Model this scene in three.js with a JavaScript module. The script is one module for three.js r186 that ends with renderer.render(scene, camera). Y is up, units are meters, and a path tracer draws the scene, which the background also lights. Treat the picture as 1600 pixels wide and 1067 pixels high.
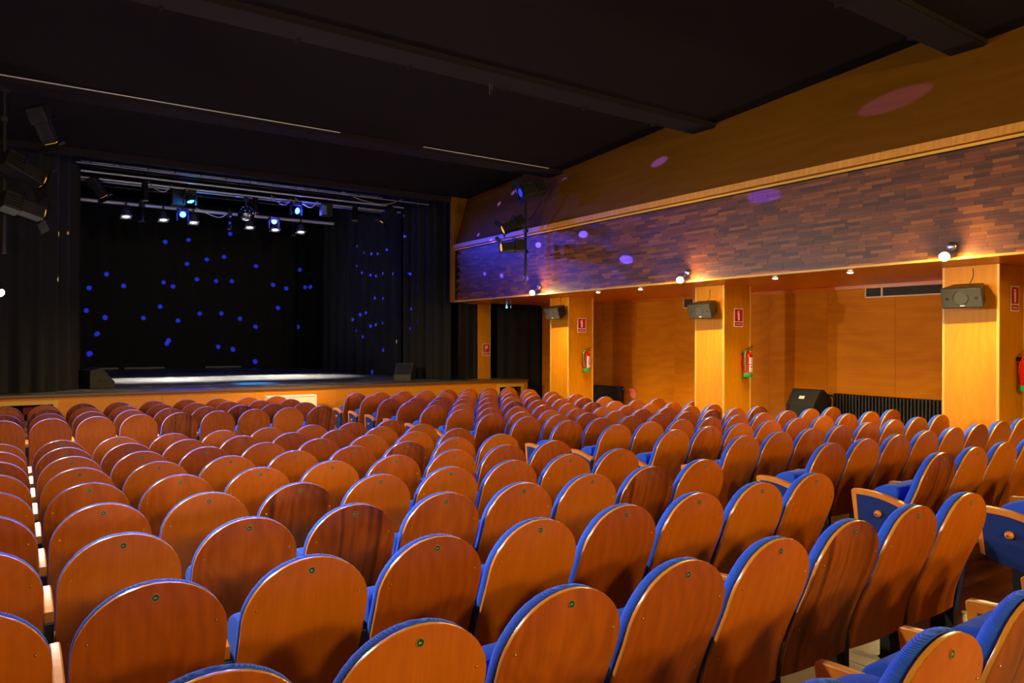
import * as THREE from 'three';
import { RoundedBoxGeometry } from 'three/addons/geometries/RoundedBoxGeometry.js';
import { mergeGeometries } from 'three/addons/utils/BufferGeometryUtils.js';
import { RectAreaLightUniformsLib } from 'three/addons/lights/RectAreaLightUniformsLib.js';

// ------------------------------------------------------------------ camera, exposure
const EYE = 1.70;                                   // floor of the first full row is y = 0; the stage lies towards -z
const scene = new THREE.Scene();
scene.background = new THREE.Color(0x000000);
const renderer = new THREE.WebGLRenderer({ antialias: true });
renderer.toneMapping = THREE.LinearToneMapping;
renderer.toneMappingExposure = 1.0;
renderer.shadowMap.enabled = true;
RectAreaLightUniformsLib.init();
const camera = new THREE.PerspectiveCamera(50.11, 1600 / 1067, 0.05, 80);
const YAW = THREE.MathUtils.degToRad(34.164);
camera.position.set(0, EYE, 0);
camera.up.set(Math.cos(YAW) * -0.004, 1, Math.sin(YAW) * -0.004).normalize();
camera.lookAt(Math.sin(YAW), EYE, -Math.cos(YAW));
scene.add(camera);

// ------------------------------------------------------------------ lamp strengths (candela) and colours
const WARM = new THREE.Color(1.0, 0.72, 0.26), WHITE = new THREE.Color(1.0, 0.93, 0.82), BLUE = new THREE.Color(0.03, 0.05, 1.0), CYAN = new THREE.Color(0.02, 0.35, 1.0);
const SCONCE_GLOW = 3.2, SCONCE_DOWN = 19, SCONCE_BEAM = 28, REAR = 74, DOWN = 14, PAR = 240, FLECK = 240, FRONT = 120, WASH = 60;

// ------------------------------------------------------------------ helpers
let seed = 20240611;
const rnd = () => { seed = (seed * 1664525 + 1013904223) >>> 0; return seed / 4294967296; };
const range = (a, b) => a + (b - a) * rnd();
const taken = new Map();
const numbered = (n) => { const k = taken.get(n) || 0; taken.set(n, k + 1); return k ? n + '_' + String(k).padStart(3, '0') : n; };
const at = (x, up, ahead) => new THREE.Vector3(x, EYE + up, -ahead);     // measured from the eye
const floorY = (ahead) => -0.0373 * (Math.min(ahead, 9.6) - 1.827);
function tag(o, label, category, group, kind) { o.userData.label = label; o.userData.category = category; if (group) o.userData.group = group; if (kind) o.userData.kind = kind; return o; }
function thing(name, label, category, pos, turn = 0, group, kind) {
  const g = new THREE.Group(); g.name = numbered(name); if (pos) g.position.copy(pos); g.rotation.y = turn; scene.add(g);
  return tag(g, label, category, group, kind);
}
function mesh(name, geo, mat, parent, pos) {
  const m = new THREE.Mesh(geo, mat); m.name = parent === scene ? numbered(name) : name; m.castShadow = m.receiveShadow = true;
  if (pos) m.position.set(...pos); parent.add(m); return m;
}
const box = (w, h, d, x = 0, y = 0, z = 0) => new THREE.BoxGeometry(w, h, d).translate(x, y, z);
const rbox = (w, h, d, r = 0.006, x = 0, y = 0, z = 0) => new RoundedBoxGeometry(w, h, d, 2, r).translate(x, y, z);
const cyl = (r0, r1, h, n = 20) => new THREE.CylinderGeometry(r0, r1, h, n);
function rod(a, b, r, n = 8) {
  const d = b.clone().sub(a), g = new THREE.CylinderGeometry(r, r, d.length(), n);
  g.applyQuaternion(new THREE.Quaternion().setFromUnitVectors(new THREE.Vector3(0, 1, 0), d.clone().normalize()));
  const c = a.clone().add(b).multiplyScalar(0.5); return g.translate(c.x, c.y, c.z);
}
const v3 = (x, y, z) => new THREE.Vector3(x, y, z);
function tube(pts, r, n = 24, m = 6) { return new THREE.TubeGeometry(new THREE.CatmullRomCurve3(pts), n, r, m); }
const merge = (list) => mergeGeometries(list.map((g) => { const k = g.index ? g.toNonIndexed() : g; for (const a of Object.keys(k.attributes)) if (!['position', 'normal', 'uv'].includes(a)) k.deleteAttribute(a); return k; }));
function worldUV(geo, s = 1, swap = false) {           // uv in metres from the dominant face direction
  const g = geo.index ? geo.toNonIndexed() : geo; g.computeVertexNormals();
  const p = g.attributes.position, n = g.attributes.normal, uv = new Float32Array(p.count * 2);
  for (let i = 0; i < p.count; i++) {
    const ax = Math.abs(n.getX(i)), ay = Math.abs(n.getY(i)), az = Math.abs(n.getZ(i));
    let u, v;
    if (ax >= ay && ax >= az) { u = p.getZ(i); v = p.getY(i); } else if (ay >= az) { u = p.getX(i); v = p.getZ(i); } else { u = p.getX(i); v = p.getY(i); }
    uv[2 * i] = (swap ? v : u) * s; uv[2 * i + 1] = (swap ? u : v) * s;
  }
  g.setAttribute('uv', new THREE.BufferAttribute(uv, 2)); return g;
}
function spot(parent, pos, target, color, power, angle, penumbra, radius = 1) {
  const l = new THREE.SpotLight(color, power, 0, angle, penumbra, 2);
  l.position.copy(pos); l.target.position.copy(target); l.castShadow = true; l.shadow.radius = radius; l.name = 'spot_beam';
  scene.add(l.target); l.target.name = 'beam_target'; parent.add(l); return l;
}

// ------------------------------------------------------------------ computed textures
function hash(ix, iy, s) { let h = (ix * 374761393 + iy * 668265263 + s * 974634777) | 0; h = Math.imul(h ^ (h >>> 13), 1274126177); return ((h ^ (h >>> 16)) >>> 0) / 4294967296; }
function vnoise(x, y, s, px, py) {                       // tiling value noise, period px, py
  const ix = Math.floor(x), iy = Math.floor(y), fx = x - ix, fy = y - iy, u = fx * fx * (3 - 2 * fx), v = fy * fy * (3 - 2 * fy);
  const w = (i, j) => hash(((i % px) + px) % px, ((j % py) + py) % py, s);
  return (w(ix, iy) * (1 - u) + w(ix + 1, iy) * u) * (1 - v) + (w(ix, iy + 1) * (1 - u) + w(ix + 1, iy + 1) * u) * v;
}
function texture(n, fn, srgb = true) {
  const d = new Uint8Array(n * n * 4);
  for (let j = 0; j < n; j++) for (let i = 0; i < n; i++) { const c = fn(i / n, j / n), k = (j * n + i) * 4; d[k] = c[0]; d[k + 1] = c[1]; d[k + 2] = c[2]; d[k + 3] = 255; }
  const t = new THREE.DataTexture(d, n, n); t.wrapS = t.wrapT = THREE.RepeatWrapping; t.magFilter = THREE.LinearFilter; t.minFilter = THREE.LinearMipmapLinearFilter; t.generateMipmaps = true;
  if (srgb) t.colorSpace = THREE.SRGBColorSpace; t.needsUpdate = true; return t;
}
const lerp3 = (a, b, t) => [a[0] + (b[0] - a[0]) * t, a[1] + (b[1] - a[1]) * t, a[2] + (b[2] - a[2]) * t];
function woodTexture(n, s, light, dark, { fine = 96, broad = 5, figure = 0.5, streak = 0 } = {}) {   // grain runs along v
  return texture(n, (u, v) => {
    const warp = vnoise(u * 4, v * 3, s, 4, 3) * 0.6 + vnoise(u * 9, v * 6, s + 1, 9, 6) * 0.28;
    const grain = vnoise(u * fine, v * 4, s + 2, fine, 4) * 0.5 + vnoise(u * fine * 2, v * 9, s + 3, fine * 2, 9) * 0.3;
    const bands = 0.5 + 0.5 * Math.sin((u * broad + warp * 1.4) * 6.283 * 2);
    const patch = vnoise(u * 3, v * 3, s + 5, 3, 3), curl = 0.5 + 0.5 * Math.sin((u * 7 + 2.6 * vnoise(u * 3, v * 4, s + 8, 3, 4) + 0.7 * vnoise(u * 10, v * 12, s + 9, 10, 12)) * 6.283);
    let t = 0.28 * grain + figure * 0.28 * bands + 0.36 * patch + figure * 0.22 * curl;
    if (streak) { const k = vnoise(u * 20 + warp * 0.6, v * 1, s + 7, 20, 1); t += streak * Math.max(0, k - 0.5) * 1.7; }
    return lerp3(light, dark, Math.min(1, t));
  });
}
const plain = (color, roughness = 0.6, extra = {}) => new THREE.MeshStandardMaterial({ color, roughness, ...extra });
const rep = (t, x, y) => { const c = t.clone(); c.repeat.set(x, y); c.needsUpdate = true; return c; };

const M = {};
M.backs = [
  woodTexture(512, 11, [196, 100, 4], [142, 62, 2], { figure: 0.35 }), woodTexture(512, 23, [188, 93, 4], [130, 55, 2], { figure: 0.45 }),
  woodTexture(512, 37, [202, 108, 5], [152, 70, 3], { figure: 0.25 }), woodTexture(512, 53, [192, 97, 4], [122, 51, 2], { figure: 0.6, broad: 3 }),
  woodTexture(512, 71, [178, 86, 4], [68, 24, 2], { figure: 0.3, streak: 0.7 }), woodTexture(512, 97, [182, 90, 4], [74, 28, 2], { figure: 0.4, streak: 0.6 }),
].map((map) => new THREE.MeshPhysicalMaterial({ map, roughness: 0.4, specularIntensity: 0.5 }));
M.edge = new THREE.MeshPhysicalMaterial({ map: woodTexture(128, 5, [238, 164, 52], [214, 130, 30]), roughness: 0.3, clearcoat: 0.8, clearcoatRoughness: 0.2 });
M.arm = new THREE.MeshPhysicalMaterial({ map: woodTexture(256, 8, [236, 146, 30], [208, 108, 14]), roughness: 0.42, clearcoat: 0.2, clearcoatRoughness: 0.3 });
const ribs = texture(128, (u, v) => { const r = 0.5 + 0.5 * Math.sin(v * 6.283 * 8), k = 0.5 + 0.5 * Math.sin(u * 6.283 * 16 + (Math.floor(v * 8) % 2) * 3.14), q = 255 * (0.65 * r + 0.35 * k); return [q, q, q]; }, false);
const ribColour = texture(128, (u, v) => { const r = 0.5 + 0.5 * Math.sin(v * 6.283 * 8), k = hash(Math.floor(u * 64), Math.floor(v * 64), 3); return lerp3([10, 46, 186], [54, 128, 255], 0.62 * r + 0.38 * k); });
M.fabric = new THREE.MeshPhysicalMaterial({ map: rep(ribColour, 32, 32), bumpMap: rep(ribs, 32, 32), bumpScale: 0.0012, roughness: 0.85, sheen: 0.5, sheenColor: new THREE.Color(0.25, 0.4, 0.9), sheenRoughness: 0.5 });
M.panelFabric = plain(new THREE.Color(0.003, 0.022, 0.16), 0.9);
M.black = plain(0x0b0a0a, 0.7); M.blackMetal = plain(0x141414, 0.35, { metalness: 0.4 }); M.iron = plain(0x17130f, 0.45);
M.brass = plain(new THREE.Color(0.55, 0.42, 0.16), 0.3, { metalness: 1 }); M.steel = plain(new THREE.Color(0.6, 0.6, 0.62), 0.3, { metalness: 1 });
M.seatPan = plain(new THREE.Color(0.20, 0.09, 0.03), 0.5);

const goldLight = [212, 130, 8], goldDark = [152, 80, 2];
M.wallWood = new THREE.MeshPhysicalMaterial({ map: rep(woodTexture(1024, 101, goldLight, goldDark, { fine: 256, broad: 4, figure: 0.35 }), 0.5, 0.33), roughness: 0.6, specularIntensity: 0.2 });
M.columnWood = new THREE.MeshPhysicalMaterial({ map: rep(woodTexture(512, 131, [232, 154, 8], [204, 122, 3], { fine: 90, broad: 3, figure: 0.5 }), 1.3, 0.6), roughness: 0.42, specularIntensity: 0.5 });
M.upperWood = new THREE.MeshPhysicalMaterial({ map: rep(woodTexture(512, 151, [134, 85, 8], [98, 58, 3], { fine: 128, broad: 3, figure: 0.4 }), 0.6, 0.3), roughness: 0.55, specularIntensity: 0.4 });
M.ledgeWood = new THREE.MeshPhysicalMaterial({ map: rep(woodTexture(256, 161, [236, 168, 62], [204, 130, 36], { fine: 40, broad: 3, figure: 0.8 }), 2, 0.8), roughness: 0.4 });
M.fasciaWood = new THREE.MeshPhysicalMaterial({ map: rep(woodTexture(512, 171, [228, 148, 10], [206, 120, 5], { fine: 128, figure: 0.35 }), 0.5, 0.3), roughness: 0.45 });
M.soffit = new THREE.MeshPhysicalMaterial({ map: rep(woodTexture(256, 181, [206, 110, 8], [182, 88, 3], { fine: 64, figure: 0.3 }), 0.6, 0.4), roughness: 0.3, specularIntensity: 0.7 });
M.cornerTrim = plain(new THREE.Color(0.78, 0.44, 0.06), 0.35);
const matt = (c) => new THREE.MeshPhysicalMaterial({ color: c, roughness: 1, specularIntensity: 0.15 });
M.ceiling = matt(new THREE.Color(0.013, 0.0095, 0.0098)); M.beam = matt(new THREE.Color(0.022, 0.016, 0.018)); M.beamSide = M.beam;
M.velvet = new THREE.MeshPhysicalMaterial({ color: new THREE.Color(0.006, 0.006, 0.006), roughness: 0.95, sheen: 0.08, sheenColor: new THREE.Color(0.2, 0.2, 0.2), sheenRoughness: 0.6, side: THREE.DoubleSide });
M.backCloth = plain(new THREE.Color(0.011, 0.011, 0.012), 0.95, { side: THREE.DoubleSide });
const stageTex = texture(512, (u, v) => { const a = vnoise(u * 6, v * 40, 301, 6, 40), b = vnoise(u * 30, v * 30, 302, 30, 30), c = vnoise(u * 3, v * 3, 303, 3, 3), q = 62 + 110 * a * c + 70 * (b > 0.72 ? 1 : 0) * a; return [q, q, q * 0.97]; });
M.stage = new THREE.MeshPhysicalMaterial({ map: rep(stageTex, 0.2, 0.2), roughness: 0.38, clearcoat: 0.2, clearcoatRoughness: 0.3 });
const terrazzo = texture(512, (u, v) => { const a = vnoise(u * 8, v * 8, 401, 8, 8), b = vnoise(u * 32, v * 32, 402, 32, 32), w = Math.abs(vnoise(u * 5 + a, v * 5, 403, 5, 5) - 0.5); let q = 186 + 30 * a + 14 * b; if (w < 0.02) q -= 90 * b; return [q, q * 0.97, q * 0.91]; });
M.floor = new THREE.MeshPhysicalMaterial({ map: rep(terrazzo, 0.8, 0.8), roughness: 0.35 });
M.aisle = [[92, 46, 14], [80, 38, 10], [102, 54, 18]].map((c, k) => new THREE.MeshPhysicalMaterial({ map: rep(woodTexture(256, 500 + k, c, c.map((q) => q * 0.6), { fine: 40, figure: 0.5 }), 1, 1), roughness: 0.32 }));
M.darkWall = plain(0x0a0908, 0.9);
M.white = plain(0xe6e4de, 0.6);
M.glowWarm = new THREE.MeshStandardMaterial({ color: 0xffffff, emissive: new THREE.Color(1, 0.86, 0.62), emissiveIntensity: 14 });
M.glowWhite = new THREE.MeshStandardMaterial({ color: 0xffffff, emissive: new THREE.Color(1, 0.97, 0.92), emissiveIntensity: 1.6 });
M.glowBlue = new THREE.MeshStandardMaterial({ color: 0x2040ff, emissive: new THREE.Color(0.05, 0.4, 1), emissiveIntensity: 12 });
M.glowAmber = new THREE.MeshStandardMaterial({ color: 0xffa030, emissive: new THREE.Color(1, 0.45, 0.04), emissiveIntensity: 0.9 });

// ------------------------------------------------------------------ the setting
const S = 'structure';
// floor: a gentle rake down to the cross aisle, then level up to the stage
{
  const f = new THREE.Shape(); f.moveTo(7, floorY(-7)); f.lineTo(-9.6, floorY(9.6)); f.lineTo(-16.2, floorY(9.6)); f.lineTo(-16.2, -0.6); f.lineTo(7, -0.6); f.closePath();
  const g = new THREE.ExtrudeGeometry(f, { depth: 15.6, bevelEnabled: false }); g.rotateY(-Math.PI / 2).translate(12.2, 0, 0);   // shape x is z in the room
  const fl = mesh('floor', worldUV(g), M.floor, scene); tag(fl, 'pale marbled stone floor under the rows of seats', 'floor', null, S);
  const slope = Math.atan(0.0373);
  for (let k = 0; k < 72; k++) {
    const z = 0.35 + k * 0.128; if (z > 9.4) break;
    const m = mesh('plank', PLANK(), M.aisle[k % 3], fl); m.position.set(7.04, floorY(z) + 0.003, -z); m.rotation.x = -slope;
  }
}
function PLANK() { return PLANK.g || (PLANK.g = worldUV(new THREE.BoxGeometry(5.76, 0.012, 0.124), 1.5, true)); }

// right side: lower wall in veneer panels, soffit, parquet bulkhead, ledge, inclined upper panel
const SOF = 0.985, W = 9.15, WALLX = 12.0;
{
  const w = thing('wall_right', 'golden wood veneer wall behind the columns on the right', 'wall', null, 0, null, S);
  mesh('wall_core', box(0.2, 5, 23.6, WALLX + 0.13, 0.9, -4.6), M.darkWall, w);
  let z = -7; const widths = [1.22, 1.22, 1.22, 1.22];
  for (let k = 0; z < 16.2; k++) { const L = Math.min(widths[k % 4], 16.2 - z); const p = mesh('wall_panel', worldUV(box(0.03, 3.2, L - 0.004, WALLX + 0.015, EYE + SOF - 1.6, -(z + L / 2)).translate(0, (k % 5) * 0.37, (k % 3) * 0.21), 1, true).translate(0, -(k % 5) * 0.37, -(k % 3) * 0.21), M.wallWood, w); z += L; }
  const b = mesh('baseboard_right', box(0.03, 0.5, 23, WALLX - 0.01, -0.35, -4.6), M.cornerTrim, scene); b.position.y = -0.02; tag(b, 'wooden skirting along the foot of the right wall', 'baseboard', null, S);
  const c = mesh('cornice', box(0.05, 0.06, 23.2, WALLX - 0.02, EYE + SOF - 0.03, -4.6), M.soffit, scene); tag(c, 'thin wooden cornice where the right wall meets the soffit', 'cornice', null, S);
  const s = mesh('soffit', worldUV(box(WALLX - W + 0.02, 0.05, 23.1, (WALLX + W) / 2, EYE + SOF + 0.025, -4.55)), M.soffit, scene); tag(s, 'glossy orange wood soffit over the side aisle with recessed lamps', 'soffit', null, S);
}
const parquetTones = [[134, 70, 18], [116, 58, 15], [98, 48, 14], [146, 80, 20], [160, 92, 24], [80, 40, 13], [126, 64, 20], [108, 54, 18]];
const parquetMats = parquetTones.map((c, k) => new THREE.MeshStandardMaterial({ map: rep(woodTexture(128, 600 + k, c, c.map((q) => q * 0.72), { fine: 24, figure: 0.3 }), 1, 1), roughness: 0.45 }));
{
  const b = thing('bulkhead', 'long wall band of dark mixed parquet strips above the columns', 'wall band', null, 0, null, S);
  mesh('backing', box(0.16, 1.34, 23.2, W + 0.09, EYE + 1.69, -4.5), M.darkWall, b);
  const y0 = EYE + SOF + 0.03, H = 0.0445, rows = 28, geos = [0, 1, 2].map((k) => worldUV(box(0.012, H - 0.0012, [0.20, 0.27, 0.34][k] - 0.0015), 3, true)), strips = [];
  for (let r = 0; r < rows; r++) { let z = -7 - range(0, 0.3); while (z < 16.0) { const k = Math.floor(rnd() * 3), L = [0.20, 0.27, 0.34][k]; if (z + L < 16.05) strips.push([z + L / 2, y0 + (r + 0.5) * H, k, Math.floor(Math.pow(rnd(), 1.15) * parquetMats.length), rnd()]); z += L; } }
  const near = strips.filter((s) => s[0] > 3.5).sort((a, c) => a[0] - c[0]).slice(0, 300), rest = strips.filter((s) => !near.includes(s));
  for (const [z, y, k, m, d] of near) mesh('parquet_strip', geos[k], parquetMats[m], b, [W - 0.002 - d * 0.003, y, -z]);
  const field = parquetMats.map((_, m) => rest.filter((s) => s[3] === m).map(([z, y, k, , d]) => geos[k].clone().translate(W - 0.002 - d * 0.003, y, -z)));
  const all = mesh('parquet_field', merge(field.flat()), field.map((_, i) => parquetMats[i]), b); all.userData.kind = 'stuff'; all.geometry.clearGroups(); let o = 0; field.forEach((f, i) => { const c = f.reduce((q, g) => q + g.attributes.position.count, 0); all.geometry.addGroup(o, c, i); o += c; });
  const t1 = mesh('trim_1', rbox(0.05, 0.035, 23.2, 0.008, W - 0.012, EYE + SOF + 0.012, -4.5), M.cornerTrim, scene); tag(t1, 'golden wood edging strip along the bottom of the parquet band', 'trim', null, S);
  const t2 = mesh('trim_2', worldUV(box(0.10, 0.095, 23.2, W - 0.03, EYE + 2.375, -4.5)), M.ledgeWood, scene); tag(t2, 'pale wooden ledge running along the top of the parquet band', 'ledge', null, S);
  const t3 = mesh('trim_3', rbox(0.05, 0.032, 23.2, 0.006, W - 0.012, EYE + 2.296, -4.5), M.cornerTrim, scene); tag(t3, 'narrow orange moulding just under the pale ledge', 'trim', null, S);
  // inclined upper panel
  const a = v3(W, EYE + 2.42, 0), c = v3(9.62, EYE + 4.0, 0), len = a.distanceTo(c);
  const g = worldUV(box(0.04, len, 23.05), 1, true); g.rotateZ(-Math.atan2(c.x - a.x, c.y - a.y)); g.translate((a.x + c.x) / 2 + 0.02, (a.y + c.y) / 2, -4.49);
  const up = mesh('upper_wall', g, M.upperWood, scene); tag(up, 'sloping brown wood panel between the ledge and the dark ceiling', 'wall', null, S);
  const bk = mesh('upper_wall', box(0.05, 2.2, 23.2, 9.85, EYE + 3.2, -4.5), M.darkWall, scene); tag(bk, 'dark backing wall hidden behind the sloping wood panel', 'wall', null, S);
}
// columns on the right
function column(z0, z1, n, label, x0 = 10.0, x1 = 10.72) {
  const foot = Math.min(floorY(z0), floorY(z1)) - 0.02, top = EYE + SOF, h = top - foot, c = thing('column', label, 'column', v3((x0 + x1) / 2, foot, -(z0 + z1) / 2), 0, 'square wooden columns', S);
  const w = x1 - x0, d = z1 - z0;
  mesh('core', box(w - 0.05, h, d - 0.05, 0, h / 2, 0), M.darkWall, c);
  const g1 = worldUV(box(0.02, h - 0.005, d - 0.056)), g2 = worldUV(box(w - 0.056, h - 0.005, 0.02));
  for (const s of [-1, 1]) { mesh('veneer_panel', g1, M.columnWood, c, [s * (w / 2 - 0.014), h / 2, 0]); mesh('veneer_panel', g2, M.columnWood, c, [0, h / 2, s * (d / 2 - 0.014)]); }
  for (const s of [-1, 1]) for (const q of [-1, 1]) mesh('corner_strip', rbox(0.034, h - 0.002, 0.034, 0.008), M.cornerTrim, c, [s * (w / 2 - 0.015), h / 2, q * (d / 2 - 0.015)]);
  return c;
}
column(4.067, 4.735, 3, 'nearest square wooden column carrying the large black loudspeaker');
column(8.289, 8.936, 2, 'middle square wooden column carrying the brightly lit loudspeaker');
column(12.54, 13.20, 1, 'far square wooden column with the dark loudspeaker beside the black exit curtain');
{ const c = column(16.8, 17.4, 0, 'wooden column standing on the stage end beside the black curtains', 10.03, 10.70); c.position.y = 0; }

// left side (mirror of the right, outside the picture), rear wall
{
  const l = thing('wall_left', 'wooden wall on the left side of the hall', 'wall', null, 0, null, S);
  mesh('wall_panel', worldUV(box(0.2, 5, 23.6, -3.4, 0.9, -4.6), 1, true), M.wallWood, l);
  mesh('upper_band', box(0.2, 3.6, 23.2, -0.52, EYE + SOF + 1.75, -4.5), parquetMats[0], l);
  mesh('band_soffit', box(2.9, 0.06, 23.2, -1.85, EYE + SOF + 0.03, -4.5), M.soffit, l);
  const r = mesh('wall_rear', worldUV(box(15.8, 6.6, 0.2, 4.3, 2.4, 7.1)), M.upperWood, scene); tag(r, 'plain wooden rear wall behind the last row of seats', 'wall', null, S);
}
// ceiling: dark raked panels between dropped beams
{
  const roof = mesh('ceiling', box(16, 0.2, 24, 4.3, EYE + 4.35, -4.6), M.ceiling, scene); tag(roof, 'flat black ceiling slab above the raked panels', 'ceiling', null, S);
  const bay = (za, ya, zb, yb, label) => { const s = new THREE.Shape(); s.moveTo(-za, ya); s.lineTo(-zb, yb); s.lineTo(-zb, yb + 0.06); s.lineTo(-za, ya + 0.06); s.closePath(); const g = new THREE.ExtrudeGeometry(s, { depth: 10.1, bevelEnabled: false }).rotateY(-Math.PI / 2).translate(9.66, EYE, 0); const m = mesh('ceiling_panel', g, M.ceiling, scene); tag(m, label, 'ceiling panel', 'raked black ceiling panels', S); };
  bay(16.0, 3.62, 12.55, 3.86, 'raked dark ceiling panel nearest the stage');
  bay(12.1, 3.60, 8.5, 3.88, 'raked dark ceiling panel between the far and middle beams');
  bay(8.05, 3.60, 4.4, 3.88, 'raked dark ceiling panel between the middle and near beams');
  bay(4.0, 3.60, 0.2, 3.88, 'raked dark ceiling panel in the upper right corner');
  bay(0.2, 3.88, -7, 3.88, 'dark ceiling panel over the rear of the hall');
  const beam = (z0, z1, y, label) => {
    const b = thing('ceiling_beam', label, 'beam', null, 0, 'dropped ceiling beams', S);
    mesh('beam_soffit', box(9.98, 0.03, z1 - z0 - 0.04, 4.58, EYE + y + 0.015, -(z0 + z1) / 2), M.beam, b);
    mesh('beam_face', box(10, 0.5, 0.03, 4.58, EYE + y + 0.27, -z0 - 0.015), M.beamSide, b); mesh('beam_face', box(10, 0.5, 0.03, 4.58, EYE + y + 0.27, -z1 + 0.015), M.beamSide, b);
    for (let k = 0; k < 7; k++) mesh('bracket', box(0.02, 0.04, 0.10, -0.2 + k * 1.45, EYE + y - 0.015, -z1 + 0.05), M.beamSide, b);
    return b;
  };
  beam(12.1, 12.6, 3.52, 'far dropped ceiling beam with a pale cable along its edge, nearest the stage'); beam(8.05, 8.53, 3.52, 'middle dropped ceiling beam crossing the dark ceiling'); beam(4.0, 4.42, 3.52, 'near dropped ceiling beam at the upper right');
  tag(mesh('conduit', merge([rod(at(-0.3, 3.585, 12.08), at(4.6, 3.585, 12.08), 0.008), rod(at(6.2, 3.585, 12.08), at(9.1, 3.585, 12.08), 0.007)]), M.white, scene), 'thin pale cable running along the far ceiling beam', 'cable');
  const hooks = thing('hanging_hook', 'small pale wire hook hanging from the middle beam', 'hook', at(5.35, 3.52, 8.45)); mesh('wire', rod(v3(0, 0, 0), v3(0, -0.14, 0), 0.005), M.steel, hooks); mesh('wire', rod(v3(0.04, 0, 0), v3(0.04, -0.08, 0), 0.004), M.steel, hooks);
}

// ------------------------------------------------------------------ the stage
const ST = -1.005, SY = EYE + ST, FZ = 15.9;
{
  const s = mesh('stage_floor', worldUV(box(15.2, 0.06, 13.4, 3.7, SY - 0.03, -FZ - 6.68)), M.stage, scene); tag(s, 'worn dark stage floor with a bright pool of light', 'stage floor', null, S);
  const f = thing('stage_front', 'orange wooden front of the stage behind the first row', 'stage front', null, 0, null, S);
  const fy = floorY(12), top = SY - 0.06;
  const panel = (x0, x1, y0, y1) => mesh('fascia_panel', worldUV(box(x1 - x0 - 0.003, y1 - y0, 0.03, (x0 + x1) / 2, (y0 + y1) / 2, -FZ - 0.02), 1, true), M.fasciaWood, f);
  const hat = [[-0.22, 0.57], [10.40, 11.10]], ht = EYE - 1.19, edges = [-3.2, -1.6, -0.22, 0.57, 2.4, 4.2, 6.0, 7.8, 9.4, 10.40, 11.10, 11.30];
  for (let k = 0; k + 1 < edges.length; k++) { const hole = hat.some((q) => q[0] === edges[k]); panel(edges[k], edges[k + 1], hole ? ht : fy, top); }
  for (const [a, b] of hat) { mesh('hatch_frame', merge([box(b - a + 0.14, 0.07, 0.04, (a + b) / 2, ht + 0.035, -FZ + 0.005), box(0.07, ht - fy, 0.04, a - 0.035, (ht + fy) / 2, -FZ + 0.005), box(0.07, ht - fy, 0.04, b + 0.035, (ht + fy) / 2, -FZ + 0.005)]), M.cornerTrim, f); mesh('hatch_recess', box(b - a + 0.1, ht - fy, 0.05, (a + b) / 2, (ht + fy) / 2, -FZ - 0.7), plain(0x2a0a06, 0.8), f); }
  mesh('stage_nosing', rbox(14.5, 0.062, 0.07, 0.012, 4.05, SY - 0.028, -FZ + 0.015), plain(new THREE.Color(0.16, 0.08, 0.03), 0.35), f);
  mesh('side_panel', worldUV(box(0.03, SY - fy - 0.06, 1.6, 11.30, (SY - 0.06 + fy) / 2, -FZ - 0.82), 1, true), M.fasciaWood, f);
  // stage house
  const hs = thing('wall_stage', 'black walls of the stage house behind the curtains', 'wall', null, 0, null, S);
  mesh('back_wall', box(16, 8, 0.2, 4.3, 3, -29.4), M.darkWall, hs); mesh('side_wall', box(0.2, 8, 13.3, -3.4, 3, -22.8), M.darkWall, hs); mesh('side_wall', box(0.2, 8, 13.3, 12.2, 3, -22.8), M.darkWall, hs); mesh('grid_ceiling', box(16, 0.2, 13.5, 4.3, 6.9, -22.7), M.darkWall, hs);
  mesh('header', box(16, 1.8, 0.14, 4.3, EYE + 4.45, -16.12), M.beamSide, hs); mesh('header_edge', box(10.2, 0.06, 0.16, 4.4, EYE + 3.53, -16.12), M.beam, hs);
  const fin = thing('proscenium_post', 'pale wooden post edging the stage opening at the end of the parquet band', 'post', null, 0, null, S);
  const sh = new THREE.Shape(); sh.moveTo(9.02, EYE + 0.98); sh.lineTo(9.14, EYE + 0.98); sh.lineTo(9.14, EYE + 2.42); sh.lineTo(9.6, EYE + 3.96); sh.lineTo(9.02, EYE + 3.96); sh.closePath();
  mesh('post_board', worldUV(new THREE.ExtrudeGeometry(sh, { depth: 0.06, bevelEnabled: false }).translate(0, 0, -16.09)), M.upperWood, fin);
  mesh('post_board', box(0.9, 3.0, 0.05, 9.75, EYE + 2.5, -16.12), M.darkWall, fin);
}
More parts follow.
